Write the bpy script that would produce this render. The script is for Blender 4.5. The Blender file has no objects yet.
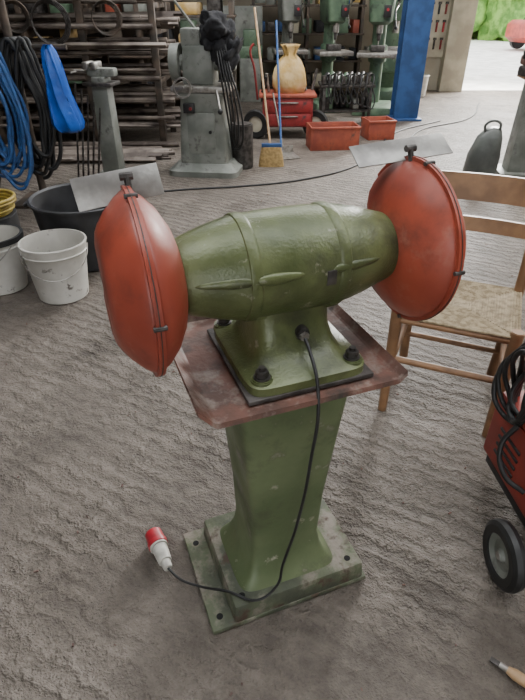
import bpy, bmesh, math, random
from mathutils import Vector, Matrix
from mathutils import noise as MN
random.seed(7)
D=bpy.data; C=bpy.context
# ---------------------------------------------------------------- materials
def mat(name,c1,c2=None,scale=8.0,rough=0.6,metal=0.0,bump=0.0,bscale=60.0,lo=0.4,hi=0.6,spec=None,c3=None,s3=30,l3=0.62,h3=0.7,c4=None,s4=50,l4=.68,h4=.72,rvar=0.0):
    m=D.materials.new(name); m.use_nodes=True
    nt=m.node_tree; b=nt.nodes['Principled BSDF']
    b.inputs['Roughness'].default_value=rough; b.inputs['Metallic'].default_value=metal
    if spec is not None: b.inputs['Specular IOR Level'].default_value=spec
    tc=nt.nodes.new('ShaderNodeTexCoord')
    def noise(s,det=5):
        n=nt.nodes.new('ShaderNodeTexNoise'); n.inputs['Scale'].default_value=s; n.inputs['Detail'].default_value=det
        nt.links.new(tc.outputs['Object'],n.inputs['Vector']); return n
    if c2 is None: c2=tuple(x*0.72 for x in c1)
    n=noise(scale)
    r=nt.nodes.new('ShaderNodeValToRGB'); r.color_ramp.elements[0].position=lo; r.color_ramp.elements[1].position=hi
    r.color_ramp.elements[0].color=(*c2,1); r.color_ramp.elements[1].color=(*c1,1)
    nt.links.new(n.outputs['Fac'],r.inputs['Fac'])
    out=r.outputs['Color']
    def layer(out,c,s,l,h):
        n3=noise(s,9); n3.inputs['Roughness'].default_value=.65; r3=nt.nodes.new('ShaderNodeValToRGB')
        r3.color_ramp.elements[0].position=l; r3.color_ramp.elements[1].position=h
        nt.links.new(n3.outputs['Fac'],r3.inputs['Fac'])
        mx=nt.nodes.new('ShaderNodeMixRGB'); mx.inputs['Color2'].default_value=(*c,1)
        nt.links.new(r3.outputs['Color'],mx.inputs['Fac']); nt.links.new(out,mx.inputs['Color1']); return mx.outputs['Color']
    if c3: out=layer(out,c3,s3,l3,h3)
    if c4: out=layer(out,c4,s4,l4,h4)
    nt.links.new(out,b.inputs['Base Color'])
    if rvar:
        nr=noise(scale*2.5,7); mr=nt.nodes.new('ShaderNodeMapRange'); mr.inputs[1].default_value=.35; mr.inputs[2].default_value=.65
        mr.inputs[3].default_value=rough-rvar; mr.inputs[4].default_value=rough+rvar; nt.links.new(nr.outputs['Fac'],mr.inputs[0]); nt.links.new(mr.outputs[0],b.inputs['Roughness'])
    if bump>0:
        n2=noise(bscale,3); bp=nt.nodes.new('ShaderNodeBump'); bp.inputs['Strength'].default_value=bump; bp.inputs['Distance'].default_value=0.01
        nt.links.new(n2.outputs['Fac'],bp.inputs['Height']); nt.links.new(bp.outputs['Normal'],b.inputs['Normal'])
    return m
M={}
M['green']=mat('hammered_green',(0.125,0.145,0.058),(0.072,0.088,0.033),9,0.36,0.1,0.15,170,c3=(0.028,0.028,0.018),s3=6,l3=.54,h3=.74,c4=(0.28,0.27,0.20),s4=26,l4=.63,h4=.71,rvar=.08)
M['green2']=mat('column_green',(0.155,0.192,0.095),(0.095,0.126,0.058),4,0.48,0.0,0.08,60,c3=(0.36,0.34,0.27),s3=12,l3=.60,h3=.66,c4=(0.045,0.042,0.028),s4=6,l4=.52,h4=.72,rvar=.1)
M['basegreen']=mat('base_green_dirty',(0.11,0.128,0.072),(0.06,0.066,0.044),9,0.68,0.0,0.3,50,c3=(0.23,0.20,0.165),s3=10,l3=.50,h3=.64,c4=(0.07,0.042,0.028),s4=16,l4=.56,h4=.66)
M['red']=mat('guard_red',(0.36,0.070,0.040),(0.26,0.048,0.029),5,0.44,0.0,0.05,40,c3=(0.10,0.033,0.025),s3=7,l3=.52,h3=.76,c4=(0.40,0.17,0.12),s4=11,l4=.58,h4=.80,rvar=.12)
M['rust']=mat('tray_rust',(0.18,0.080,0.058),(0.09,0.047,0.036),12,0.6,0.1,0.2,60,c3=(0.26,0.21,0.18),s3=16,l3=.52,h3=.68,c4=(0.035,0.027,0.022),s4=9,l4=.54,h4=.68)
M['steel']=mat('steel',(0.42,0.40,0.37),(0.25,0.23,0.21),20,0.4,0.7,0.1,80)
M['dsteel']=mat('dark_steel',(0.10,0.09,0.085),(0.04,0.036,0.033),20,0.5,0.5,0.2,80)
M['black']=mat('black_rubber',(0.02,0.02,0.021),(0.012,0.012,0.012),20,0.5)
M['hole']=mat('hole_shade',(0.008,0.008,0.008),None,20,0.9)  # near-black colour paints the shade inside the bolt holes
M['tub']=mat('tub_black',(0.035,0.035,0.038),(0.02,0.02,0.022),8,0.5)
M['white']=mat('white_plastic',(0.60,0.58,0.54),(0.46,0.44,0.40),5,0.45,c3=(0.12,0.10,0.09),s3=9,l3=.60,h3=.66)
M['cee_white']=mat('plug_white',(0.60,0.58,0.52),(0.42,0.40,0.36),40,0.45)
M['cee_red']=mat('plug_red',(0.50,0.025,0.04),(0.35,0.02,0.03),30,0.4)
M['wood']=mat('chair_wood',(0.29,0.155,0.075),(0.19,0.10,0.05),10,0.45,0,0.1,40)
M['rush']=mat('rush_seat',(0.38,0.30,0.19),(0.22,0.165,0.095),40,0.8,0,0.4,160)
M['blue']=mat('blue_paint',(0.03,0.09,0.25),(0.02,0.06,0.17),6,0.5)
M['bluehose']=mat('blue_hose',(0.03,0.12,0.34),(0.03,0.08,0.22),30,0.45)
M['bluebag']=mat('blue_bag',(0.01,0.13,0.62),(0.01,0.08,0.42),6,0.35,0,0.5,30)
M['yellow']=mat('yellow_plastic',(0.80,0.50,0.02),(0.62,0.38,0.02),8,0.4,0,0.3,30)
M['yhose']=mat('yellow_hose',(0.42,0.31,0.05),(0.30,0.21,0.05),20,0.5)
M['grey']=mat('machine_grey',(0.24,0.25,0.225),(0.15,0.16,0.14),5,0.5,0,0.1,40,c3=(0.05,0.045,0.04),s3=7,l3=.56,h3=.70)
M['mgreen']=mat('machine_green',(0.13,0.20,0.125),(0.07,0.12,0.075),5,0.5,c3=(0.03,0.03,0.03),s3=8,l3=.55,h3=.70)
M['crate']=mat('crate_red',(0.38,0.085,0.045),(0.25,0.055,0.035),7,0.55,c3=(0.10,0.05,0.04),s3=8,l3=.56,h3=.72)
M['cartred']=mat('cart_red',(0.30,0.028,0.028),(0.17,0.018,0.018),7,0.5,c3=(0.05,0.025,0.025),s3=8,l3=.56,h3=.70)
M['wred']=mat('welder_red',(0.36,0.045,0.03),(0.24,0.03,0.022),8,0.5)
M['rackm']=mat('rack_steel',(0.11,0.08,0.06),(0.04,0.033,0.027),6,0.6,0.2)
M['rod']=mat('bar_stock',(0.24,0.20,0.17),(0.08,0.062,0.053),4,0.5,0.4)
M['cloth']=mat('dark_cloth',(0.03,0.03,0.033),(0.015,0.015,0.018),12,0.95,0,0.8,25)
M['bag']=mat('paper_bag',(0.60,0.43,0.22),(0.50,0.32,0.10),8,0.8,0,0.6,25)
M['wall']=mat('plaster_wall',(0.36,0.32,0.25),(0.26,0.22,0.17),1.5,0.85,0,0.2,10)
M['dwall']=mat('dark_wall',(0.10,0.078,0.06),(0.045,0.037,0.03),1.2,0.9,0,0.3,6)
M['roof']=mat('roof_sheet',(0.30,0.29,0.27),(0.22,0.21,0.19),1.2,0.8)
M['cream']=mat('cream_paint',(0.50,0.46,0.36),(0.36,0.32,0.25),3,0.7)
M['hood']=mat('grey_plastic',(0.12,0.13,0.12),(0.07,0.075,0.07),6,0.4)
M['leaf']=mat('foliage',(0.22,0.40,0.08),(0.08,0.19,0.03),3,0.8,0,0.8,15)
M['gravel']=mat('gravel',(0.80,0.78,0.74),(0.62,0.60,0.56),3,0.9,0,0.4,30)
M['glass']=mat('dark_glass',(0.05,0.06,0.07),None,5,0.1)
M['bristle']=mat('broom_bristle',(0.50,0.34,0.14),(0.33,0.22,0.09),40,0.8)
M['clear']=mat('scratched_shield',(0.33,0.32,0.30),(0.20,0.19,0.18),18,0.35,0.4,0.1,60)
M['wheel']=mat('abrasive_wheel',(0.25,0.23,0.2),(0.18,0.17,0.15),60,0.9)
M['woodlt']=mat('handle_wood',(0.45,0.29,0.16),(0.32,0.20,0.10),20,0.5)
# ---------------------------------------------------------------- helpers
def link(o,parent,m=None):
    C.scene.collection.objects.link(o)
    if parent is not None: o.parent=parent
    if m: o.data.materials.append(M[m])
    return o
def empty(name,loc=(0,0,0),yaw=0):
    e=D.objects.new(name,None); e.location=loc; e.rotation_euler=(0,0,math.radians(yaw)); e.empty_display_size=.1
    C.scene.collection.objects.link(e); return e
def frombm(bm,name,parent,m,smooth=True,angle=35):
    bmesh.ops.recalc_face_normals(bm,faces=bm.faces)
    me=D.meshes.new(name)
    if smooth:
        for f in bm.faces: f.smooth=True
        for e in bm.edges:
            if len(e.link_faces)==2 and e.calc_face_angle(0)>math.radians(angle): e.smooth=False
    bm.to_mesh(me); bm.free()
    return link(D.objects.new(name,me),parent,m)
def box(p,name,c,s,m,rot=(0,0,0),bev=0.004,taper=None):
    bm=bmesh.new(); bmesh.ops.create_cube(bm,size=1)
    for v in bm.verts:
        k=1
        if taper and v.co.z>0: k=taper
        v.co=Vector((v.co.x*s[0]*k,v.co.y*s[1]*k,v.co.z*s[2]))
    if bev: bmesh.ops.bevel(bm,geom=list(bm.edges),offset=min(bev,min(s)*.45),segments=2,affect='EDGES',profile=.5)
    o=frombm(bm,name,p,m); o.location=c; o.rotation_euler=[math.radians(a) for a in rot]; return o
def cyl(p,name,p0,p1,r,m,r2=None,seg=24,bev=0.0):
    p0=Vector(p0);p1=Vector(p1); d=p1-p0; L=d.length
    if r2 is None: r2=r
    bm=bmesh.new(); bmesh.ops.create_cone(bm,cap_ends=True,segments=seg,radius1=r,radius2=r2,depth=L)
    if bev:
        es=[e for e in bm.edges if abs(e.verts[0].co.z-e.verts[1].co.z)<1e-6]
        bmesh.ops.bevel(bm,geom=es,offset=bev,segments=2,affect='EDGES')
    o=frombm(bm,name,p,m); o.location=(p0+p1)/2; o.rotation_mode='QUATERNION'; o.rotation_quaternion=d.to_track_quat('Z','Y'); return o
def lathe(p,name,prof,m,axis='Z',seg=48,a0=0,a1=360,loc=(0,0,0),solid=0,rot=None):
    bm=bmesh.new(); full=abs(a1-a0)>=360; n=seg if full else seg+1; rings=[]
    for (r,h) in prof:
        if r<1e-6:
            v=bm.verts.new((h,0,0) if axis=='X' else (0,0,h)); ring=[v]*n
        else:
            ring=[]
            for i in range(n):
                a=math.radians(a0+(a1-a0)*i/seg)
                co=(h,r*math.cos(a),r*math.sin(a)) if axis=='X' else (r*math.cos(a),r*math.sin(a),h)
                ring.append(bm.verts.new(co))
        rings.append(ring)
    for a,b in zip(rings,rings[1:]):
        for i in range(n if full else n-1):
            j=(i+1)%n; vs=[]
            for v in (a[i],a[j],b[j],b[i]):
                if v not in vs: vs.append(v)
            if len(vs)>=3:
                try: bm.faces.new(vs)
                except: pass
    o=frombm(bm,name,p,m,angle=28); o.location=loc
    if rot: o.rotation_euler=[math.radians(a) for a in rot]
    if solid:
        s=o.modifiers.new('s','SOLIDIFY'); s.thickness=solid; s.offset=-1
    return o
def ring(cx,cy,z,hx,hy,n=4,seg=48):
    pts=[]
    for i in range(seg):
        a=2*math.pi*i/seg; c,s=math.cos(a),math.sin(a)
        pts.append((cx+hx*math.copysign(abs(c)**(2/n),c),cy+hy*math.copysign(abs(s)**(2/n),s),z))
    return pts
def loft(p,name,secs,m,angle=40,cap=True):
    bm=bmesh.new(); rs=[[bm.verts.new(q) for q in s] for s in secs]; n=len(secs[0])
    for a,b in zip(rs,rs[1:]):
        for i in range(n):
            j=(i+1)%n; bm.faces.new((a[i],a[j],b[j],b[i]))
    if cap: bm.faces.new(rs[0]); bm.faces.new(list(reversed(rs[-1])))
    return frombm(bm,name,p,m,angle=angle)
def tube(p,name,pts,r,m,cyclic=False,res=8):
    cu=D.curves.new(name,'CURVE'); cu.dimensions='3D'; cu.bevel_depth=r; cu.bevel_resolution=3; cu.resolution_u=res; cu.use_fill_caps=True
    s=cu.splines.new('BEZIER'); s.bezier_points.add(len(pts)-1)
    for b,q in zip(s.bezier_points,pts):
        b.co=q; b.handle_left_type=b.handle_right_type='AUTO'
    s.use_cyclic_u=cyclic
    return link(D.objects.new(name,cu),p,m)
def ell(p,name,c,s,m,rot=(0,0,0),lump=0,seed=0):
    bm=bmesh.new(); bmesh.ops.create_icosphere(bm,subdivisions=4 if lump else 3,radius=1)
    for v in bm.verts:
        k=1+lump*MN.noise(v.co*1.8+Vector((seed,seed*2,0)))+lump*.4*MN.noise(v.co*5+Vector((seed,0,3)))
        v.co=Vector((v.co.x*s[0]*k,v.co.y*s[1]*k,v.co.z*s[2]*k))
    o=frombm(bm,name,p,m,angle=80); o.location=c; o.rotation_euler=[math.radians(a) for a in rot]; return o
# ---------------------------------------------------------------- camera
H=1.42; PITCH=33.4
cam=D.cameras.new('camera'); co=D.objects.new('camera',cam); C.scene.collection.objects.link(co)
cam.sensor_fit='VERTICAL'; cam.sensor_height=24; cam.lens=24*530/700; cam.clip_start=.02
co.location=(0,0,H); co.rotation_euler=(math.radians(90-PITCH),0,0); C.scene.camera=co
# ---------------------------------------------------------------- floor
def floor_mat():
    m=D.materials.new('tamped_concrete'); m.use_nodes=True; nt=m.node_tree; b=nt.nodes['Principled BSDF']; L=nt.links.new
    tc=nt.nodes.new('ShaderNodeTexCoord')
    def rotv(rot,sc=(1,1,1)):
        mp=nt.nodes.new('ShaderNodeMapping')
        v=nt.nodes.new('ShaderNodeVectorRotate'); v.rotation_type='Z_AXIS'; v.inputs['Angle'].default_value=math.radians(rot); L(tc.outputs['Object'],v.inputs['Vector'])
        mp.inputs['Scale'].default_value=sc; L(v.outputs['Vector'],mp.inputs['Vector']); return mp.outputs['Vector']
    def N(s,d=8,r=.6,vec=None,dist=0):
        n=nt.nodes.new('ShaderNodeTexNoise'); n.inputs['Scale'].default_value=s; n.inputs['Detail'].default_value=d; n.inputs['Roughness'].default_value=r; n.inputs['Distortion'].default_value=dist
        L(vec or tc.outputs['Object'],n.inputs['Vector']); return n.outputs['Fac']
    def MA(op,a,bb,c=None):
        x=nt.nodes.new('ShaderNodeMath'); x.operation=op
        for i,q in enumerate((a,bb,c)):
            if q is None: continue
            if isinstance(q,(int,float)): x.inputs[i].default_value=q
            else: L(q,x.inputs[i])
        return x.outputs[0]
    def MR(v,a,c):
        x=nt.nodes.new('ShaderNodeMapRange'); x.inputs[1].default_value=a; x.inputs[2].default_value=c; L(v,x.inputs[0]); return x.outputs[0]
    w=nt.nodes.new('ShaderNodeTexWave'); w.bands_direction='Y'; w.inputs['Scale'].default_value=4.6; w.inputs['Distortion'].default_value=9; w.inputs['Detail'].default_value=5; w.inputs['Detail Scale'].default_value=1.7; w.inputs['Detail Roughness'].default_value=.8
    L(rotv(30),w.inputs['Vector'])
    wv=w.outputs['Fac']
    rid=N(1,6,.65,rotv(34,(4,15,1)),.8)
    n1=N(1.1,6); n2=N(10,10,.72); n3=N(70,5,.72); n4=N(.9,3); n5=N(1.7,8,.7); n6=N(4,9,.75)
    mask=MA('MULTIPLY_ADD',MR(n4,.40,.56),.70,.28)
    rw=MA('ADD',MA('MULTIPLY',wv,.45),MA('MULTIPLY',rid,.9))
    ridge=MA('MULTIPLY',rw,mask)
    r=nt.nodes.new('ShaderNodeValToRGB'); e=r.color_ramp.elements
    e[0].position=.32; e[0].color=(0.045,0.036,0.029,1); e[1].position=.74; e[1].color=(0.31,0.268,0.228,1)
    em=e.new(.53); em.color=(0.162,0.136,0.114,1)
    f=MA('MULTIPLY_ADD',n2,.40,MA('MULTIPLY_ADD',n6,.22,MA('MULTIPLY_ADD',n1,.10,MA('MULTIPLY_ADD',ridge,.19,MA('MULTIPLY_ADD',n3,.17,.005)))))  # ridge term paints the grooves' grazing-light shade into the colour
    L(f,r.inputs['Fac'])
    st=nt.nodes.new('ShaderNodeMixRGB'); st.blend_type='MULTIPLY'; st.inputs['Color2'].default_value=(.38,.35,.33,1)
    L(MA('MULTIPLY',MR(n5,.51,.66),.75),st.inputs['Fac']); L(r.outputs['Color'],st.inputs['Color1']); L(st.outputs['Color'],b.inputs['Base Color'])
    h=MA('MULTIPLY_ADD',n2,.60,MA('MULTIPLY_ADD',n3,.15,ridge))
    bp=nt.nodes.new('ShaderNodeBump'); bp.inputs['Strength'].default_value=1.0; bp.inputs['Distance'].default_value=.030; L(h,bp.inputs['Height']); L(bp.outputs['Normal'],b.inputs['Normal'])
    b.inputs['Roughness'].default_value=.55; b.inputs['Specular IOR Level'].default_value=.4
    return m
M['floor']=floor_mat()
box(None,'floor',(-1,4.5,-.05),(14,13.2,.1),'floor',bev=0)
box(None,'ground_outside',(4,25.05,-.06),(50,27.8,.1),'gravel',bev=0)
# shell
box(None,'wall_back',(-2.3,11.2,1.9),(11.5,.2,3.8),'wall',bev=0)
box(None,'wall_left',(-8.1,4.5,1.9),(.2,13.2,3.8),'dwall',bev=0)
box(None,'wall_right',(6.1,4.5,1.9),(.2,13.2,3.8),'wall',bev=0)
box(None,'added_wall_front',(-4.6,-2.2,1.9),(7.2,.2,3.8),'dwall',bev=0)  # unseen front walls, added behind the camera to cut flat frontal light
box(None,'added_wall_front_side',(3.3,-2.2,1.9),(5.8,.2,3.8),'dwall',bev=0)
box(None,'added_wall_over_fill_gap',(-.3,-2.2,3.15),(1.4,.2,1.3),'dwall',bev=0)  # tops the gap added between front walls for frontal fill light
box(None,'ground_front',(0,-7.3,-.06),(20,10,.1),'gravel',bev=0)
box(None,'wall_partition',(-4.6,9.0,1.9),(6.8,.12,3.8),'dwall',bev=0)
CE=empty('ceiling',(0,0,0))
for i,(a,b_) in enumerate([(-2.1,-.2),(2.0,4.8),(6.6,11.1)]): box(CE,f'roof_panel_{i}',(-1,(a+b_)/2,3.85),(14,b_-a,.1),'roof',bev=0)  # unseen roof added to cut ambient light; gaps placed for soft top light
for i,(a,b_) in enumerate([(-.2,2.0),(4.8,6.6)]): box(CE,f'roof_panel_side_{i}',(-5.2,(a+b_)/2,3.85),(5.6,b_-a,.1),'roof',bev=0)
for i,x in enumerate((-6,-3,0,3,5)): box(CE,f'beam_{i}',(x,4.5,3.72),(.14,13.2,.16),'dsteel',bev=0)
df=empty('door_1',(0,0,0))
box(df,'jamb_left',(3.50,11.12,1.9),(.42,.45,3.8),'cream'); box(df,'jamb_right',(5.9,11.12,1.9),(.2,.35,3.8),'cream'); box(df,'lintel',(4.8,11.12,3.6),(2.2,.35,.4),'cream')
# ---------------------------------------------------------------- GRINDER
G=empty('pedestal_grinder',(.045,.985,0),21)
sz=.985
box(G,'base_plate',(-.012,.022,.010),(.465,.335,.020),'basegreen',bev=.005)
box(G,'base_block',(.014,.016,.044),(.395,.318,.074),'basegreen',bev=.009,taper=.975)
for i,(x,y) in enumerate([(-.215,-.11),(-.215,.14)]):
    cyl(G,f'base_hole_{i}',(x,y,.012),(x,y,.0212),.009,'hole')  # solid dark disc in place of a cut hole
for i,(x,y) in enumerate([(.170,-.11),(-.150,-.11),(.170,.14)]):
    cyl(G,f'base_hole_b{i}',(x,y,.07),(x,y,.0818),.009,'hole')
secs=[]
for z,hx,hy,n in [(.078,.146,.124,7),(.090,.138,.118,7),(.11,.120,.106,8),(.15,.104,.092,9),(.2,.096,.086,9),(.35,.101,.090,10),(.55,.118,.102,10),(.70,.131,.112,10),(.768,.137,.117,10)]:
    secs.append(ring(-.005,.0+.01*(1-z),z,hx,hy,n,64))
loft(G,'column',secs,'green2')
def tray():
    bm=bmesh.new(); T=.772
    xs=[-.243,-.215,-.208,.180,.185,.198]; zs=[.040,.005,0,0,.003,.016]
    ys=[-.190,-.187,.19,.193]; zy=[-.010,0,0,.02]
    g=[[bm.verts.new((x,y,T+a+b)) for x,a in zip(xs,zs)] for y,b in zip(ys,zy)]
    for j in range(3):
        for i in range(5): bm.faces.new((g[j][i],g[j][i+1],g[j+1][i+1],g[j+1][i]))
    o=frombm(bm,'drip_tray',G,'rust',smooth=False); s=o.modifiers.new('s','SOLIDIFY'); s.thickness=.004; s.offset=1
tray()
box(G,'tray_packing',(-.003,-.02,.780),(.272,.29,.010),'dsteel',bev=.002)
secs=[]
for z,hx,hy,n,cy in [(.785,.129,.142,8,-.02),(.803,.129,.142,8,-.02),(.808,.122,.134,7,-.02),(.814,.100,.106,5,-.015),(.835,.088,.088,4.5,-.01),(.865,.082,.076,4.2,-.005),(.90,.084,.072,4,0),(.94,.088,.076,4,0),(.98,.084,.07,4,0)]:
    secs.append(ring(-.003,cy,z,hx,hy,n,64))
loft(G,'motor_foot',secs,'green',angle=50)
for i,(x,y) in enumerate([(-.100,-.132),(.096,-.132),(-.105,.095),(.098,.095)]):
    cyl(G,f'lug_{i}',(x,y,.794),(x,y,.812),.025,'green',r2=.022,bev=.002)
    cyl(G,f'washer_{i}',(x,y,.812),(x,y,.815),.017,'dsteel')
    cyl(G,f'nut_{i}',(x,y,.815),(x,y,.829),.0135,'dsteel',seg=6,bev=.001)
    cyl(G,f'stud_{i}',(x,y,.829),(x,y,.836),.007,'dsteel',seg=12)
k_=.905
prof=[(.0,-.235),(.062,-.235),(.072,-.232),(.077,-.222),(.087,-.195),(.100,-.157),(.108,-.125),(.1125,-.108),(.1155,-.1065),(.117,-.102),(.117,-.090),(.1155,-.086),(.1135,-.084),(.1155,-.05),(.1165,0),(.1155,.05),(.1135,.072),(.1155,.074),(.117,.078),(.117,.090),(.1155,.094),(.1125,.096),(.108,.12),(.100,.152),(.088,.188),(.079,.216),(.073,.232),(.066,.235),(0,.235)]
lathe(G,'motor_housing',[(r*k_,x) for r,x in prof],'green','X',72,loc=(0,0,sz))
def pod(name,x0,x1,ang,r0,r1,w):
    a=math.radians(ang); secs=[]; N_=13
    for i in range(N_):
        t=i/(N_-1); x=x0+(x1-x0)*t; rr=r0+(r1-r0)*t
        k=max(.10,math.sin(math.pi*t)**.4) if 0<t<1 else .10
        ww=w*k*(1-.45*t); s=[]
        for q in range(14):
            b=2*math.pi*q/14
            rad=rr+ww*.7*math.sin(b)-.001; tang=ww*math.cos(b)
            s.append((x,rad*math.cos(a)-tang*math.sin(a),rad*math.sin(a)+tang*math.cos(a)+sz))
        secs.append(s)
    loft(G,name,secs,'green',angle=70)
for i,an in enumerate([171,9]):
    pod(f'rib_l{i}',-.100,.0,an,.104,.104,.014)
    pod(f'rib_r{i}',.055,.165,an,.105,.088,.013)
    pod(f'rib_lo{i}',-.095,-.205,an,.103,.076,.013)
for i,an in enumerate([235,305]):
    pod(f'rib_low_l{i}',-.105,-.02,an,.102,.103,.012); pod(f'rib_low_r{i}',.100,.03,an,.102,.103,.012)
box(G,'rating_plate',(.052,-.1035,.985),(.020,.004,.030),'dsteel',rot=(0,0,0),bev=.001)
# guards
def guard(sgn,tag):
    def X(v): return sgn*(v-.035)
    R=.1735/.2005
    a0,a1=38,322
    inner=[(.050,.253),(.085,.253),(.100,.257),(.118,.262),(.155,.280),(.180,.300),(.190,.312),(.194,.320)]
    outer=[(.194,.326),(.190,.334),(.180,.346),(.155,.366),(.132,.380),(.118,.386),(.100,.389),(.05,.390),(0,.390)]
    lathe(G,f'guard_inner_{tag}',[(r*R,X(x)) for r,x in inner],'red','X',64,a0,a1,loc=(0,0,sz),solid=.003)
    lathe(G,f'guard_outer_{tag}',[(r*R,X(x)) for r,x in outer],'red','X',64,a0,a1,loc=(0,0,sz),solid=.003)
    lathe(G,f'guard_flange_{tag}',[(.192*R,X(.3165)),(.2015*R,X(.3165)),(.2015*R,X(.3295)),(.192*R,X(.3295))],'red','X',64,a0,a1,loc=(0,0,sz))
    lathe(G,f'guard_seam_{tag}',[(.193*R,X(.3222)),(.2030*R,X(.3222)),(.2030*R,X(.3238)),(.193*R,X(.3238))],'dsteel','X',64,a0,a1,loc=(0,0,sz))
    lathe(G,f'wheel_{tag}',[(0,X(.305)),(.135,X(.305)),(.138,X(.308)),(.138,X(.337)),(.135,X(.34)),(0,X(.34))],'wheel','X',48,loc=(0,0,sz))
    cyl(G,f'shaft_{tag}',(X(.25),0,sz),(X(.37),0,sz),.018,'steel')
    for k,a in enumerate([100,180,262]):
        a=math.radians(a); y=.1735*math.cos(a); z=sz+.1735*math.sin(a)
        cyl(G,f'clamp_bolt_{tag}{k}',(X(.312),y,z),(X(.334),y,z),.0045,'dsteel',seg=8)
    cyl(G,f'bracket_{tag}',(X(.318),.02,sz+.160),(X(.318),.032,sz+.188),.006,'dsteel',seg=10)
    cyl(G,f'bracket_knob_{tag}',(X(.308),.032,sz+.186),(X(.330),.032,sz+.186),.007,'dsteel',seg=8)
guard(-1,'left'); guard(1,'right')
box(G,'spark_shield_left',(-.298,.045,sz+.166),(.150,.003,.055),'clear',rot=(-25,-5,2),bev=.001)
box(G,'spark_shield_right',(.285,.064,sz+.176),(.215,.003,.060),'clear',rot=(-60,-4,-4),bev=.001)
cyl(G,'cable_gland',(.004,-.07,.866),(.004,-.094,.862),.014,'dsteel',seg=12,bev=.002)
cyl(G,'cable_gland_nut',(.004,-.090,.8625),(.004,-.102,.861),.010,'steel',seg=6,bev=.001)
tube(G,'cable',[(.004,-.095,.861),(.004,-.122,.845),(-.001,-.178,.79),(-.012,-.188,.6),(-.028,-.175,.4),(-.05,-.15,.22),(-.07,-.15,.13),(-.12,-.145,.095),(-.18,-.09,.086),(-.245,-.02,.045),(-.29,.03,.032),(-.315,.075,.035)],.0036,'black')
PL=empty('plug'); PL.parent=G
P0=Vector((-.315,.08,.034)); dr=Vector((-.02,.165,-.002)).normalized()
def seg(n,a,b,r1,r2,m,s=20): cyl(PL,n,P0+dr*a,P0+dr*b,r1,m,r2=r2,seg=s,bev=.001)
seg('plug_nut',-.005,.02,.013,.016,'cee_white',12); seg('plug_body',.02,.075,.02,.024,'cee_white'); seg('plug_neck',.075,.082,.028,.028,'cee_white')
seg('plug_collar',.082,.098,.030,.030,'cee_red'); seg('plug_sleeve',.098,.135,.027,.026,'cee_red')
# ---------------------------------------------------------------- CHAIR
CH=empty('wooden_chair',(.76,1.80,0),-23)
w,dp=.205,.19
for s,t in ((-1,'left'),(1,'right')):
    cyl(CH,f'front_leg_{t}',(s*w,-dp,0),(s*w,-dp,.475),.017,'wood',r2=.023,bev=.003)
    tube(CH,f'back_post_{t}',[(s*w*.95,dp+.03,.02),(s*w*.97,dp,.25),(s*w,dp,.45),(s*w,dp+.03,.66),(s*w,dp+.075,.87)],.020,'wood')
    cyl(CH,f'side_stretcher_{t}',(s*w,-dp,.2),(s*w,dp,.22),.012,'wood')
    cyl(CH,f'seat_rail_side_{t}',(s*w,-dp,.435),(s*w,dp,.43),.014,'wood')
cyl(CH,'front_stretcher',(-w,-dp,.26),(w,-dp,.26),.013,'wood'); cyl(CH,'back_stretcher',(-w,dp,.16),(w,dp,.16),.012,'wood')
cyl(CH,'seat_rail_front',(-w,-dp,.435),(w,-dp,.435),.014,'wood')
for z0,y0,h in ((.815,dp+.062,.10),(.68,dp+.034,.055)):
    secs=[]
    for i in range(11):
        t=-1+2*i/10; x=t*w; y=y0+.022*(1-t*t)
        secs.append([(x,y-.007,z0-h/2),(x,y+.007,z0-h/2),(x,y+.007+h*.12,z0+h/2),(x,y-.007+h*.12,z0+h/2)])
    loft(CH,f'back_slat_{int(z0*100)}',secs,'wood',angle=60)
bm=bmesh.new(); ns=22
def strand(a,b,r):
    a=Vector(a);b=Vector(b); d=(b-a)
    if d.length<.01:return
    mt=Matrix.Translation((a+b)/2)@d.to_track_quat('Z','Y').to_matrix().to_4x4()
    bmesh.ops.create_cone(bm,cap_ends=True,segments=8,radius1=r,radius2=r,depth=d.length,matrix=mt)
for i in range(ns):
    t=(i+.5)/ns; k=1-t; x=(w+.012)*k; y=(dp+.012)*k; zz=.452-.012*t; r=.0062
    strand((-x,-y,zz),(x,-y,zz),r); strand((-x,y,zz),(x,y,zz),r); strand((-x,-y,zz),(-x,y,zz),r); strand((x,-y,zz),(x,y,zz),r)
frombm(bm,'rush_seat',CH,'rush')
box(CH,'seat_core',(0,0,.437),(w*2+.01,dp*2+.01,.02),'rush',bev=.006)
# ---------------------------------------------------------------- WELDER
W=empty('welding_machine',(.815,.998,0),4)
box(W,'body',(.07,.10,.28),(.26,.42,.22),'wred',bev=.012)
box(W,'top_cover',(.07,.10,.40),(.25,.41,.03),'wred',bev=.01)
box(W,'chassis',(.07,.08,.155),(.25,.40,.03),'black',bev=.006)
for k in range(4): box(W,f'side_vent_{k}',(-.062,.18,.23+.03*k),(.006,.12,.010),'black',bev=.002)
for i,(x,y) in enumerate([(-.13,-.05),(.25,-.05)]):
    lathe(W,f'tyre_{i}',[(.062,-.020),(.085,-.022),(.097,-.014),(.101,0),(.097,.014),(.085,.022),(.062,.020),(.062,-.020)],'black','X',48,loc=(x,y,.101))
    lathe(W,f'hub_{i}',[(0,-.016),(.014,-.018),(.02,-.008),(.045,-.006),(.060,-.014),(.065,-.014),(.065,.012),(0,.012)],'grey','X',36,loc=(x,y,.101))
lathe(W,'castor',[(.0,-.012),(.03,-.014),(.045,-.01),(.05,0),(.045,.01),(.03,.014),(0,.012)],'black','X',32,loc=(.12,.26,.05)); cyl(W,'castor_fork',(.12,.26,.05),(.12,.24,.15),.012,'steel')
cyl(W,'axle',(-.15,-.05,.101),(.26,-.05,.101),.011,'steel')
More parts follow.
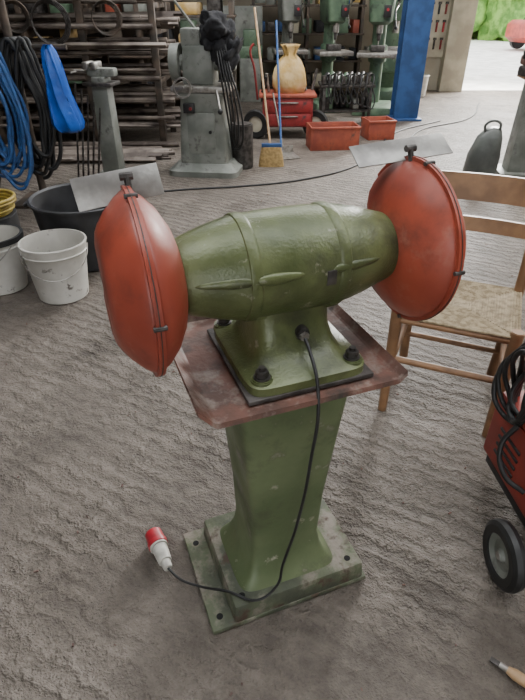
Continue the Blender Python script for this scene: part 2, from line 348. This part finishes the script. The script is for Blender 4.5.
cyl(W,'handle_post',(-.02,.27,.3),(-.02,.31,.66),.012,'black'); cyl(W,'handle_post_b',(.17,.27,.3),(.17,.31,.66),.012,'black'); cyl(W,'handle_grip',(-.03,.31,.66),(.18,.31,.66),.014,'black')
for k in range(7):
    pts=[]
    for i in range(10):
        a=2*math.pi*i/10; rr=.080+.012*random.random()+k*.004
        pts.append((-.045-.004*k+.02*math.sin(a*2+k),.19+rr*.7*math.cos(a)+.006*k,.500+rr*1.15*math.sin(a)))
    tube(W,f'cable_coil_{k}',pts,.0075,'black',True)
tube(W,'cable_tail',[(-.07,.16,.40),(-.10,.16,.32),(-.10,.10,.26),(-.06,.05,.24)],.008,'black')
box(W,'torch_strap',(-.05,.20,.60),(.05,.05,.03),'cream',bev=.006)
# ---------------------------------------------------------------- hand tool
F=empty('wood_handled_scraper',(.615,.672,0),-40)
lathe(F,'wood_handle',[(0,0),(.009,.002),(.014,.02),(.0135,.06),(.011,.09),(.009,.10),(0,.10)],'woodlt','X',20,loc=(.0,0,.014))
cyl(F,'ferrule',(-.018,0,.014),(.002,0,.014),.0075,'steel',seg=14); box(F,'blade',(-.028,0,.012),(.026,.014,.006),'dsteel',bev=.001)
# ---------------------------------------------------------------- buckets
def bucket(name,loc,r0,r1,h,m,rimm=None,rot=0):
    B=empty(name,loc,rot)
    lathe(B,'shell',[(0,.003),(r0-.006,.003),(r0,.008),(r0+(r1-r0)*.5,h*.5),(r0+(r1-r0)*.8,h*.8),(r1,h*.84),(r1+.004,h*.845),(r1,h*.86),(r1+.002,h*.93),(r1+.007,h*.985),(r1+.005,h),(r1-.003,h),(r1-.006,h*.9),(r0-.006,.012),(0,.012)],m,'Z',56)
    lathe(B,'contents',[(0,h*.55),(r1-.02,h*.53)],'dsteel','Z',32)
    if rimm: lathe(B,'rim',[(r1,h*.93),(r1+.013,h*.93),(r1+.013,h*1.02),(r1-.004,h*1.02)],rimm,'Z',48)
    pts=[((r1+.006)*math.cos(a),-(r1+.012)*math.sin(a)*.98,h*.9-.13*math.sin(a)) for a in [math.pi*i/8 for i in range(9)]]
    tube(B,'handle',pts,.003,'steel'); return B
bucket('plastic_bucket',(-1.145,2.74,0),.137,.172,.33,'white',None,15)
bucket('plastic_bucket.001',(-1.53,2.84,0),.130,.160,.32,'white','black',-30)
T=empty('rubber_tub',(-1.12,3.28,0))
lathe(T,'shell',[(0,.004),(.25,.004),(.265,.015),(.305,.36),(.312,.39),(.325,.392),(.327,.405),(.315,.41),(.30,.40),(.258,.03),(0,.02)],'tub','Z',64)
for s in(-1,1): tube(T,f'handle_{s}',[(s*.31,-.07,.38),(s*.35,-.05,.36),(s*.355,.05,.36),(s*.31,.07,.38)],.012,'tub')
YH=empty('yellow_hose_coil',(-1.84,3.42,0))
lathe(YH,'drum',[(0,.005),(.2,.005),(.2,.24),(.19,.245),(0,.245)],'tub','Z',40)
for k in range(5):
    tube(YH,f'loop_{k}',[((.17+.01*(k%2))*math.cos(a)+.01*k,.17*math.sin(a),.26+.022*k) for a in [2*math.pi*i/12 for i in range(12)]],.012,'yhose',True)
# ---------------------------------------------------------------- hose stand
S=empty('hose_stand',(-1.84,4.35,0))
cyl(S,'post',(0,.1,0),(0,.1,1.5),.03,'rackm'); box(S,'foot',(0,.1,.012),(.4,.4,.024),'rackm')
cyl(S,'arm',(-.45,.06,1.14),(.42,.06,1.14),.018,'rackm')
def coil(p,nm,cx,cy,cz,rx,rz,n,r,m,jx=.03):
    for k in range(n):
        q=1+random.uniform(-.16,.1); ox=random.uniform(-jx,jx)
        pts=[(cx+ox+rx*q*math.sin(a)*(1.0 if math.cos(a)<0.3 else .7)+random.uniform(-.012,.012),cy-.03*k*.5+random.uniform(-.01,.01),cz+rz*(math.cos(a)-1)*q) for a in [2*math.pi*i/12 for i in range(12)]]
        tube(p,f'{nm}_{k}',pts,r,m,True)
coil(S,'blue_hose',-.11,-.04,1.17,.14,.46,11,.013,'bluehose',.06)
coil(S,'black_hose',.08,.12,1.19,.13,.46,9,.016,'black',.06)
coil(S,'brown_hose',-.38,.05,1.18,.12,.5,5,.016,'rackm',.04)
secs=[]
for z,hx,hy,ox in [(1.16,.02,.01,-.02),(1.12,.045,.03,-.02),(1.04,.060,.05,-.01),(.94,.070,.06,.0),(.84,.082,.07,.0),(.76,.095,.08,.01),(.69,.108,.085,.02),(.64,.112,.085,.025),(.60,.10,.07,.03),(.575,.065,.04,.03)]:
    q=ring(.33+ox,-.02,z,hx,hy,2.4,40); q=[(x+.014*math.sin(i*1.15+z*8),y+.014*math.cos(i*.9+z*9),zz) for i,(x,y,zz) in enumerate(q)]
    secs.append(q)
loft(S,'blue_bag',secs,'bluebag',angle=180)
# ---------------------------------------------------------------- vise stand
V=empty('bench_vise_stand',(-1.42,5.20,0),-10)
box(V,'foot',(0,0,.015),(.34,.34,.03),'grey'); box(V,'post',(0,0,.42),(.17,.15,.80),'grey',bev=.01,taper=.85)
box(V,'top',(0,0,.81),(.26,.22,.03),'dsteel')
box(V,'vise_base',(0,0,.84),(.13,.14,.06),'grey',bev=.015); box(V,'vise_body',(.02,0,.90),(.26,.10,.07),'grey',bev=.02)
box(V,'jaw_fixed',(-.03,0,.95),(.05,.15,.06),'steel',bev=.008); box(V,'jaw_moving',(-.10,0,.95),(.05,.15,.06),'steel',bev=.008)
cyl(V,'screw',(-.13,0,.90),(-.24,0,.90),.016,'steel'); cyl(V,'handle',(-.22,-.12,.90),(-.22,.12,.90),.008,'steel')
for k in range(5): cyl(V,f'leaning_bar_{k}',(-.12-.05*k,-.12,.01),(-.02-.05*k,-.06,.62+.05*k),.009,'dsteel',seg=8)
# ---------------------------------------------------------------- bar rack
R=empty('bar_stock_rack')
for i,x in enumerate([-5.2,-4.1,-3.0,-1.9,-1.15]):
    box(R,f'upright_f{i}',(x,6.5,.85),(.07,.07,1.7),'rackm'); box(R,f'upright_b{i}',(x,7.3,.85),(.07,.07,1.7),'rackm')
    for j,z in enumerate([.18,.42,.66,.90,1.14,1.38]): box(R,f'bracket_{i}_{j}',(x,6.9,z),(.05,.85,.05),'rackm',bev=.003)
bm=bmesh.new()
def bar(a,b,r,sg=6):
    a=Vector(a);b=Vector(b);d=b-a
    mt=Matrix.Translation((a+b)/2)@d.to_track_quat('Z','Y').to_matrix().to_4x4()
    bmesh.ops.create_cone(bm,cap_ends=True,segments=sg,radius1=r,radius2=r,depth=d.length,matrix=mt)
for z in [.18,.42,.66,.90,1.14,1.38]:
    for k in range(22):
        y=6.45+.04*k+random.uniform(-.02,.02); r=random.choice([.012,.018,.025,.032])
        x1=random.uniform(-1.35,-.80); x0=x1-random.uniform(2.2,4.4); zz=z+.03+r+random.choice([0,0,.04,.07])
        bar((x0,y,zz),(x1,y+random.uniform(-.1,.1),zz+random.uniform(-.03,.04)),r,random.choice([4,6,10]))
frombm(bm,'bars',R,'rod')
for k,x in enumerate((-3.1,-2.55,-2.2,-1.62)):
    rr=(.16,.12,.17,.13)[k]
    for j in range(4): tube(R,f'wire_coil_{k}_{j}',[(x+rr*(1+.05*j)*math.sin(a)+.01*j,6.42-.012*j,1.40-rr+rr*(1+.06*j)*math.cos(a)) for a in [2*math.pi*i/10 for i in range(10)]],.007,'rackm' if k%2 else 'dsteel',True)
bm=bmesh.new()
for k in range(34):
    y=5.75+random.uniform(0,.60); r=random.choice([.012,.02,.03]); xx=random.uniform(-1.4,-.95)
    bar((xx-random.uniform(1.2,3),y+random.uniform(-.2,.2),r+.002+.03*random.random()),(xx,y+random.uniform(-.15,.15),r+.002),r,random.choice([4,6,8]))
frombm(bm,'floor_bar_pile',None,'rod')
J=empty('storage_shelf',(-3.6,8.2,0))
for x in(-2.5,-1,.5,2.0,3.2): box(J,f'post_{x}',(x,0,1),(.06,.5,2.0),'rackm')
for j,z in enumerate((.3,.8,1.25,1.7)):
    box(J,f'board_{j}',(.35,0,z),(5.8,.55,.03),'rackm')
    for k in range(17):
        sx=random.uniform(.15,.3); h=random.uniform(.12,.36)
        box(J,f'part_{j}_{k}',(-2.3+k*.33,random.uniform(-.08,.08),z+.016+h/2),(sx,.3,h),random.choice(['dsteel','rackm','mgreen','dwall','cloth','grey','bag','crate']),rot=(0,0,random.uniform(-12,12)),bev=.02)
# ---------------------------------------------------------------- grey tool grinder
K=empty('tool_grinding_machine',(-.54,5.45,0),-8)
loft(K,'plinth',[ring(0,0,z,hx,hy,8,48) for z,hx,hy in((0,.34,.30),(.05,.34,.30),(.07,.30,.26),(.11,.26,.22))],'grey')
loft(K,'column',[ring(0,0,z,hx,hy,9,48) for z,hx,hy in((.10,.235,.21),(.3,.225,.20),(.66,.20,.18),(.70,.22,.20),(.72,.22,.20))],'grey')
box(K,'door_panel',(.0,-.205,.38),(.26,.012,.36),'grey',bev=.006); cyl(K,'door_knob',(.09,-.215,.4),(.09,-.235,.4),.015,'black')
box(K,'switch_box',(-.10,-.22,.60),(.10,.05,.08),'black'); cyl(K,'switch_red',(-.08,-.245,.6),(-.08,-.255,.6),.014,'cartred')
box(K,'table',(0,-.02,.75),(.54,.36,.05),'steel',bev=.008); box(K,'head',(-.04,.05,.93),(.30,.26,.32),'grey',bev=.03,taper=.9)
cyl(K,'spindle',(-.28,.02,.95),(.30,.02,.95),.065,'grey',bev=.01); lathe(K,'wheel_left',[(0,-.03),(.12,-.03),(.12,.0),(0,.0)],'wheel','X',40,loc=(-.24,.02,.95)); lathe(K,'wheel_guard',[(.14,-.05),(.15,-.05),(.15,.03),(.03,.03)],'grey','X',32,20,250,loc=(-.24,.02,.95),solid=.006)
cyl(K,'hand_wheel_shaft',(-.12,-.2,.78),(-.12,-.34,.78),.012,'steel'); lathe(K,'hand_wheel',[(.07,-.008),(.085,-.008),(.085,.008),(.07,.008),(.07,-.008)],'steel','Z',32,loc=(-.12,-.33,.78),rot=(90,0,0))
cyl(K,'lever',(.16,-.2,.75),(.22,-.36,.60),.010,'steel'); ell(K,'lever_knob',(.22,-.36,.60),(.024,.024,.024),'black')
box(K,'upper_block',(-.10,.05,1.14),(.18,.18,.16),'grey',bev=.02); cyl(K,'lamp_arm',(-.06,.05,1.2),(-.22,-.02,1.42),.012,'grey')
for k,(x,z,sx,sz_) in enumerate([(.10,1.14,.10,.14),(.20,1.10,.10,.17),(.26,.99,.07,.18),(.15,1.24,.12,.10)]): ell(K,f'draped_rag_{k}',(x,-.03*k,z),(sx,.11,sz_),'cloth',(0,14*k,0),.45,3+k*4)
for k in range(5): tube(K,f'cable_{k}',[(.15+.02*k,-.12,1.1),(.19+.03*k,-.2,.95-.03*k),(.22+.03*k,-.2,.75),(.24+.03*k,-.12,.5-.06*k),(.25,-.0,.2)],.009,'black')
cyl(K,'coolant_tank',(.32,.14,.0),(.32,.14,.42),.11,'dsteel',bev=.01)
# ---------------------------------------------------------------- red tool trolley
Q=empty('tool_trolley',(.20,7.05,0),0)
box(Q,'cabinet',(.1,0,.30),(.60,.42,.32),'cartred',bev=.01); box(Q,'top_tray',(.1,0,.48),(.68,.46,.04),'crate',bev=.01)
for k in range(2): box(Q,f'drawer_{k}',(.1,-.215,.22+.15*k),(.55,.012,.13),'cartred',bev=.004); box(Q,f'pull_{k}',(.1,-.228,.26+.15*k),(.25,.012,.015),'steel')
for i,x in enumerate((-.28,.44)):
    lathe(Q,f'tyre_{i}',[(.09,-.025),(.15,-.03),(.165,0),(.15,.03),(.09,.025),(.09,-.025)],'black','X',40,loc=(x,-.16,.166),rot=(0,0,70))
    lathe(Q,f'rim_{i}',[(0,-.018),(.03,-.02),(.092,-.012),(.092,.012),(0,.012)],'cream','X',32,loc=(x,-.16,.166),rot=(0,0,70))
tube(Q,'push_bar',[(-.26,.1,.4),(-.30,.1,.75),(-.34,.1,.95),(-.30,.1,1.0)],.014,'cartred')
secs=[]
for z,hx,hy in((.50,.17,.12),(.58,.20,.14),(.68,.20,.14),(.76,.17,.12),(.84,.12,.09),(.90,.06,.05),(.97,.09,.06),(1.0,.11,.07)):
    q=ring(.12,-.02,z,hx,hy,3,36); secs.append([(x+.012*math.sin(i*1.3+z*15),y+.012*math.cos(i*1.1+z*20),zz) for i,(x,y,zz) in enumerate(q)])
loft(Q,'paper_bag',secs,'bag',angle=180)
for k in range(9):
    x=-.2+.075*k
    if -.08<x<.32: continue
    cyl(Q,f'hand_tool_{k}',(x,-.1+.02*k,.51),(x+random.uniform(-.08,.08),-.15+.03*k,.68+.03*(k%3)),.018,random.choice(['steel','black','dsteel','grey']),seg=10)
B=empty('power_tool_table',(1.10,7.75,0))
box(B,'top',(0,0,.50),(.70,.45,.03),'dsteel')
for i,(x,y) in enumerate([(-.3,-.19),(.3,-.19),(-.3,.19),(.3,.19)]): box(B,f'leg_{i}',(x,y,.245),(.04,.04,.49),'dsteel')
box(B,'shelf',(0,0,.2),(.64,.4,.02),'dsteel')
for k in range(8):
    x=-.28+.08*k
    y=random.uniform(-.12,.05); yw=random.uniform(-50,50)
    cyl(B,f'grinder_{k}',(x-.03,y-.1,.55),(x+.03,y+.1,.62),.04,random.choice(['black','dsteel','mgreen','crate']),r2=.028,seg=12,bev=.005); cyl(B,f'grinder_head_{k}',(x-.03,y-.1,.53),(x-.03,y-.1,.62),.032,'dsteel',seg=12)
    box(B,f'tool_{k}',(x,random.uniform(-.1,.1),.28),(.09,.16,.14),random.choice(['black','dsteel','grey','mgreen']),rot=(0,0,yw),bev=.02)
    tube(B,f'lead_{k}',[(x,y,.60),(x+.04,-.2,.62),(x+.02,-.25,.45-.03*k),(x+.07,-.24,.3),(x+.03,-.2,.5)],.009,'black')
def crate(name,loc,s,yaw):
    E=empty(name,loc,yaw); x,y,z=s; t=.015
    box(E,'bottom',(0,0,t/2+.001),(x,y,t),'crate'); box(E,'side_front',(0,-y/2,z/2),(x,t,z),'crate'); box(E,'side_rear',(0,y/2,z/2),(x,t,z),'crate')
    box(E,'end_a',(-x/2,0,z/2),(t,y+t,z),'crate'); box(E,'end_b',(x/2,0,z/2),(t,y+t,z),'crate')
    box(E,'lip_front',(0,-y/2-.008,z-.015),(x+.03,.02,.025),'crate'); box(E,'lip_rear',(0,y/2+.008,z-.015),(x+.03,.02,.025),'crate')
    for k in range(5): box(E,f'scrap_{k}',(-x*.33+k*x*.16,random.uniform(-.05,.05),z*.6),(.05,.16,.06),random.choice(['dsteel','black','rust']),rot=(20,10*k,k*40),bev=.01)
crate('tool_crate',(.80,6.42,0),(.54,.30,.25),6); crate('tool_crate.001',(1.42,6.95,0),(.32,.28,.22),10)
BR=empty('push_broom',(.06,5.60,0))
cyl(BR,'handle',(.02,.0,.18),(-.14,.72,1.36),.012,'woodlt')
loft(BR,'bristles',[ring(0.03,-.02,z,hx,hy,3,24) for z,hx,hy in((0.002,.13,.045),(.09,.12,.04),(.19,.10,.03))],'bristle'); box(BR,'block',(.03,-.015,.205),(.20,.05,.035),'blue')
cyl(BR,'second_handle',(.14,.1,.02),(.08,.75,1.25),.011,'bluehose')
DP=empty('dustpan',(.26,5.95,0),20); box(DP,'pan',(0,0,.016),(.24,.22,.008),'steel',rot=(4,0,0)); box(DP,'back',(0,.11,.05),(.24,.008,.09),'steel'); cyl(DP,'handle',(0,.11,.09),(-.05,.3,.6),.009,'steel')
# ---------------------------------------------------------------- machines
def press(name,loc,m,yaw,s=1.0):
    E=empty(name,loc,yaw)
    box(E,'base',(0,0,.06),(.5*s,.7*s,.12),m,bev=.02); cyl(E,'column',(0,.18,.1),(0,.18,1.75),.085*s,m)
    box(E,'table',(0,-.1,.78),(.50*s,.46*s,.06),'steel',bev=.01); cyl(E,'table_arm',(0,.2,.74),(0,-.1,.74),.06,m); cyl(E,'table_collar',(0,.18,.66),(0,.18,.88),.12*s,m,bev=.01)
    cyl(E,'table_crank',(.12*s,.18,.76),(.22*s,.10,.70),.01,'steel',seg=8)
    loft(E,'head',[ring(0,.02,z,hx*s,hy*s,5,32) for z,hx,hy in((1.14,.10,.22),(1.18,.145,.28),(1.45,.165,.31),(1.62,.165,.31),(1.70,.13,.28))],m,angle=50)
    cyl(E,'quill',(0,-.18,1.2),(0,-.18,1.04),.045,'steel'); cyl(E,'chuck',(0,-.18,1.04),(0,-.18,.95),.03,'dsteel',r2=.02); cyl(E,'drill_bit',(0,-.18,.95),(0,-.18,.88),.008,'steel',seg=8)
    cyl(E,'motor',(0,.34,1.35),(0,.34,1.72),.11,m,bev=.02); box(E,'vise',(.0,-.12,.85),(.2,.14,.08),'dsteel',bev=.01)
    box(E,'switch_box',(.08*s,-.31*s,1.30),(.1,.04,.14),'black'); cyl(E,'switch_button',(.08*s,-.33*s,1.32),(.08*s,-.345*s,1.32),.018,'cee_red')
    for a in(20,140,260):
        a=math.radians(a); y1=-.12+.2*math.cos(a); z1=1.30+.2*math.sin(a)
        cyl(E,f'spoke_{a:.1f}',(.17*s,-.12,1.30),(.2*s,y1,z1),.010,'steel',seg=8); ell(E,f'spoke_knob_{a:.1f}',(.2*s,y1,z1),(.022,.022,.022),'black')
    return E
press('drill_press',(1.02,9.0,0),'mgreen',8); press('drill_press.001',(1.66,8.75,0),'mgreen',-12,1.1); press('drill_press.002',(.40,9.3,0),'grey',5)
X1=empty('milling_machine',(2.15,10.2,0)); box(X1,'knee',(0,-.1,.55),(.45,.5,.25),'mgreen',bev=.03); box(X1,'column',(0,.25,.8),(.5,.45,1.6),'mgreen',bev=.04); box(X1,'table',(0,-.15,.74),(.9,.28,.09),'steel',bev=.01); box(X1,'base',(0,0,.08),(.6,.9,.16),'mgreen',bev=.03); box(X1,'head',(0,-.15,1.4),(.3,.4,.5),'mgreen',bev=.04); cyl(X1,'spindle',(0,-.2,1.2),(0,-.2,.98),.05,'steel')
X2=empty('lathe_machine',(-.75,9.9,0)); box(X2,'bed',(0,0,.72),(1.5,.35,.18),'mgreen',bev=.02); box(X2,'headstock',(-.5,0,.98),(.4,.38,.36),'mgreen',bev=.03); box(X2,'pedestal_a',(-.5,0,.32),(.42,.42,.64),'grey',bev=.02); box(X2,'pedestal_b',(.55,0,.32),(.35,.42,.64),'grey',bev=.02); cyl(X2,'chuck',(-.3,0,.98),(-.2,0,.98),.13,'steel'); box(X2,'tailstock',(.55,0,.92),(.22,.22,.24),'mgreen',bev=.03); box(X2,'carriage',(.1,-.05,.85),(.26,.45,.08),'steel'); box(X2,'splash_guard',(0,.25,1.05),(1.5,.02,.6),'grey')
X3=empty('parts_rack',(.75,10.5,0))
for x in(-.9,0,.9): box(X3,f'post_{x}',(x,0,.95),(.05,.4,1.9),'rackm')
for j,z in enumerate((.15,.55,.95,1.35)):
    box(X3,f'board_{j}',(0,0,z),(1.9,.42,.03),'rackm')
    for k in range(9): box(X3,f'bin_{j}_{k}',(-.8+k*.2,-.02,z+.11),(random.uniform(.1,.18),.3,random.uniform(.12,.22)),random.choice(['crate','blue','grey','cloth','mgreen','dsteel','bag','cream']),rot=(0,0,random.uniform(-8,8)),bev=.01)
BC=empty('blue_steel_column',(2.02,8.2,0),0)
box(BC,'web',(0,0,1.9),(.02,.24,3.78),'blue',bev=.002); box(BC,'flange_a',(0,-.13,1.9),(.34,.025,3.78),'blue',bev=.002); box(BC,'flange_b',(0,.13,1.9),(.34,.025,3.78),'blue',bev=.002); box(BC,'foot',(0,0,.015),(.44,.40,.03),'blue')
TB=empty('tool_board',(2.80,11.07,0))
box(TB,'panel',(0,0,1.20),(1.0,.03,1.3),'cream')
for r_ in range(4):
    for k in range(8):
        x=-.42+k*.12; z=.68+r_*.27
        cyl(TB,f'tool_{r_}_{k}',(x,-.03,z),(x,-.03,z+.15),.018,random.choice(['cartred','crate','dsteel','black','crate','cee_red']),seg=8); box(TB,f'tool_head_{r_}_{k}',(x,-.035,z+.165),(.06,.02,.04),'dsteel')
BW=empty('waste_bin',(2.75,10.3,0)); lathe(BW,'shell',[(0,.003),(.11,.003),(.14,.33),(.15,.33),(.14,.35),(.12,.02),(0,.02)],'white','Z',32)
RB=empty('workbench_stand',(2.52,5.35,0),-8)
box(RB,'foot',(0,0,.015),(.42,.40,.03),'grey'); box(RB,'post',(0,0,.42),(.26,.24,.80),'grey',bev=.01,taper=.85); box(RB,'top',(.45,0,.84),(1.2,.5,.04),'wood',bev=.006); box(RB,'leg_far',(.95,0,.41),(.1,.4,.82),'wood',bev=.006)
box(RB,'vise_base',(-.16,-.1,.90),(.14,.15,.08),'dsteel',bev=.02); box(RB,'vise_body',(-.16,-.12,.98),(.11,.30,.08),'rust',bev=.02); box(RB,'vise_jaw',(-.16,-.22,1.03),(.16,.05,.07),'dsteel',bev=.008); box(RB,'vise_jaw_b',(-.16,-.14,1.03),(.16,.05,.07),'dsteel',bev=.008); cyl(RB,'vise_screw',(-.16,-.25,.97),(-.16,-.42,.97),.014,'steel')
ell(RB,'yellow_bag',(.02,-.14,1.06),(.16,.14,.23),'yellow',(0,5,0),.35,2)
HD=empty('plastic_canister',(2.08,5.20,0),-15)
loft(HD,'shell',[ring(dx,0,z,hx,hy,3,32) for z,hx,hy,dx in((0,.14,.12,0),(.02,.15,.13,0),(.2,.145,.13,.01),(.36,.11,.11,.03),(.43,.07,.08,.05),(.45,.03,.05,.06))],'hood',angle=60)
tube(HD,'handle',[(-.02,-.05,.40),(-.03,-.05,.48),(.08,-.05,.50),(.1,-.05,.42)],.012,'hood')
tube(None,'floor_cable',[(-1.1,4.62,.008),(-.7,4.75,.008),(-.2,4.85,.008),(.35,5.05,.008),(.9,5.5,.008),(1.3,6.3,.008),(1.7,7.2,.008),(2.5,8.0,.008)],.008,'black')
tube(None,'extension_cord',[(1.7,6.6,.008),(2.1,7.4,.008),(2.9,8.1,.008),(3.6,9.6,.008)],.008,'black')
bm=bmesh.new()
for k in range(260):
    y=random.uniform(.4,5); x=random.uniform(-1,1)*(0.4+y*.55); s=random.uniform(.001,.0035)
    if abs(x-.04)<.28 and abs(y-1.0)<.25: continue
    mt=Matrix.Translation((x,y,s*.6))@Matrix.Rotation(random.uniform(0,3),4,'Z')@Matrix.Diagonal((s*random.uniform(1,3),s,s,1))
    bmesh.ops.create_cube(bm,size=1.4,matrix=mt)
frombm(bm,'floor_debris',None,'rust',smooth=False)
# outside
HG=empty('hedge')
for k in range(12): ell(HG,f'bush_{k}',(4+k*1.6,27+random.uniform(-.8,.8),2.0),(1.8,1.2,2.6),'leaf',(0,0,k*20),.5,k)
CR=empty('car',(10.3,21.0,0),15)
loft(CR,'body',[[(x*1,y,z) for x,y,z in ring(0,0,z,hx,hy,5,40)] for z,hx,hy in((.25,1.8,.75),(.4,2.0,.82),(.75,2.0,.83),(.88,1.85,.78))],'wred',angle=50)
loft(CR,'cabin',[ring(-.1,0,z,hx,hy,5,40) for z,hx,hy in((.86,1.35,.74),(1.3,1.0,.64),(1.4,.9,.58))],'glass',angle=50)
for i,(x,y) in enumerate([(-1.2,-.78),(1.2,-.78),(-1.2,.78),(1.2,.78)]): cyl(CR,f'tyre_{i}',(x,y-.1,.31),(x,y+.1,.31),.31,'black',bev=.03)
# ---------------------------------------------------------------- lights
wd=D.worlds.new('World'); C.scene.world=wd; wd.use_nodes=True
bg=wd.node_tree.nodes['Background']; bg.inputs[0].default_value=(0.96,0.985,1.0,1); bg.inputs[1].default_value=5.0
def area(name,loc,tgt,sx,sy,e,col=(1,1,1)):
    l=D.lights.new(name,'AREA'); l.shape='RECTANGLE'; l.size=sx; l.size_y=sy; l.energy=e; l.color=col
    o=D.objects.new(name,l); C.scene.collection.objects.link(o); o.location=loc
    o.rotation_euler=(Vector(tgt)-Vector(loc)).to_track_quat('-Z','Y').to_euler()
area('skylight',(1.0,5.7,3.7),(0.8,5.4,0),6,1.4,190,(1,.99,.97))
area('door_daylight',(4.8,11.6,2.9),(2.0,4,0),2.0,1.2,1200,(1,.985,.95))
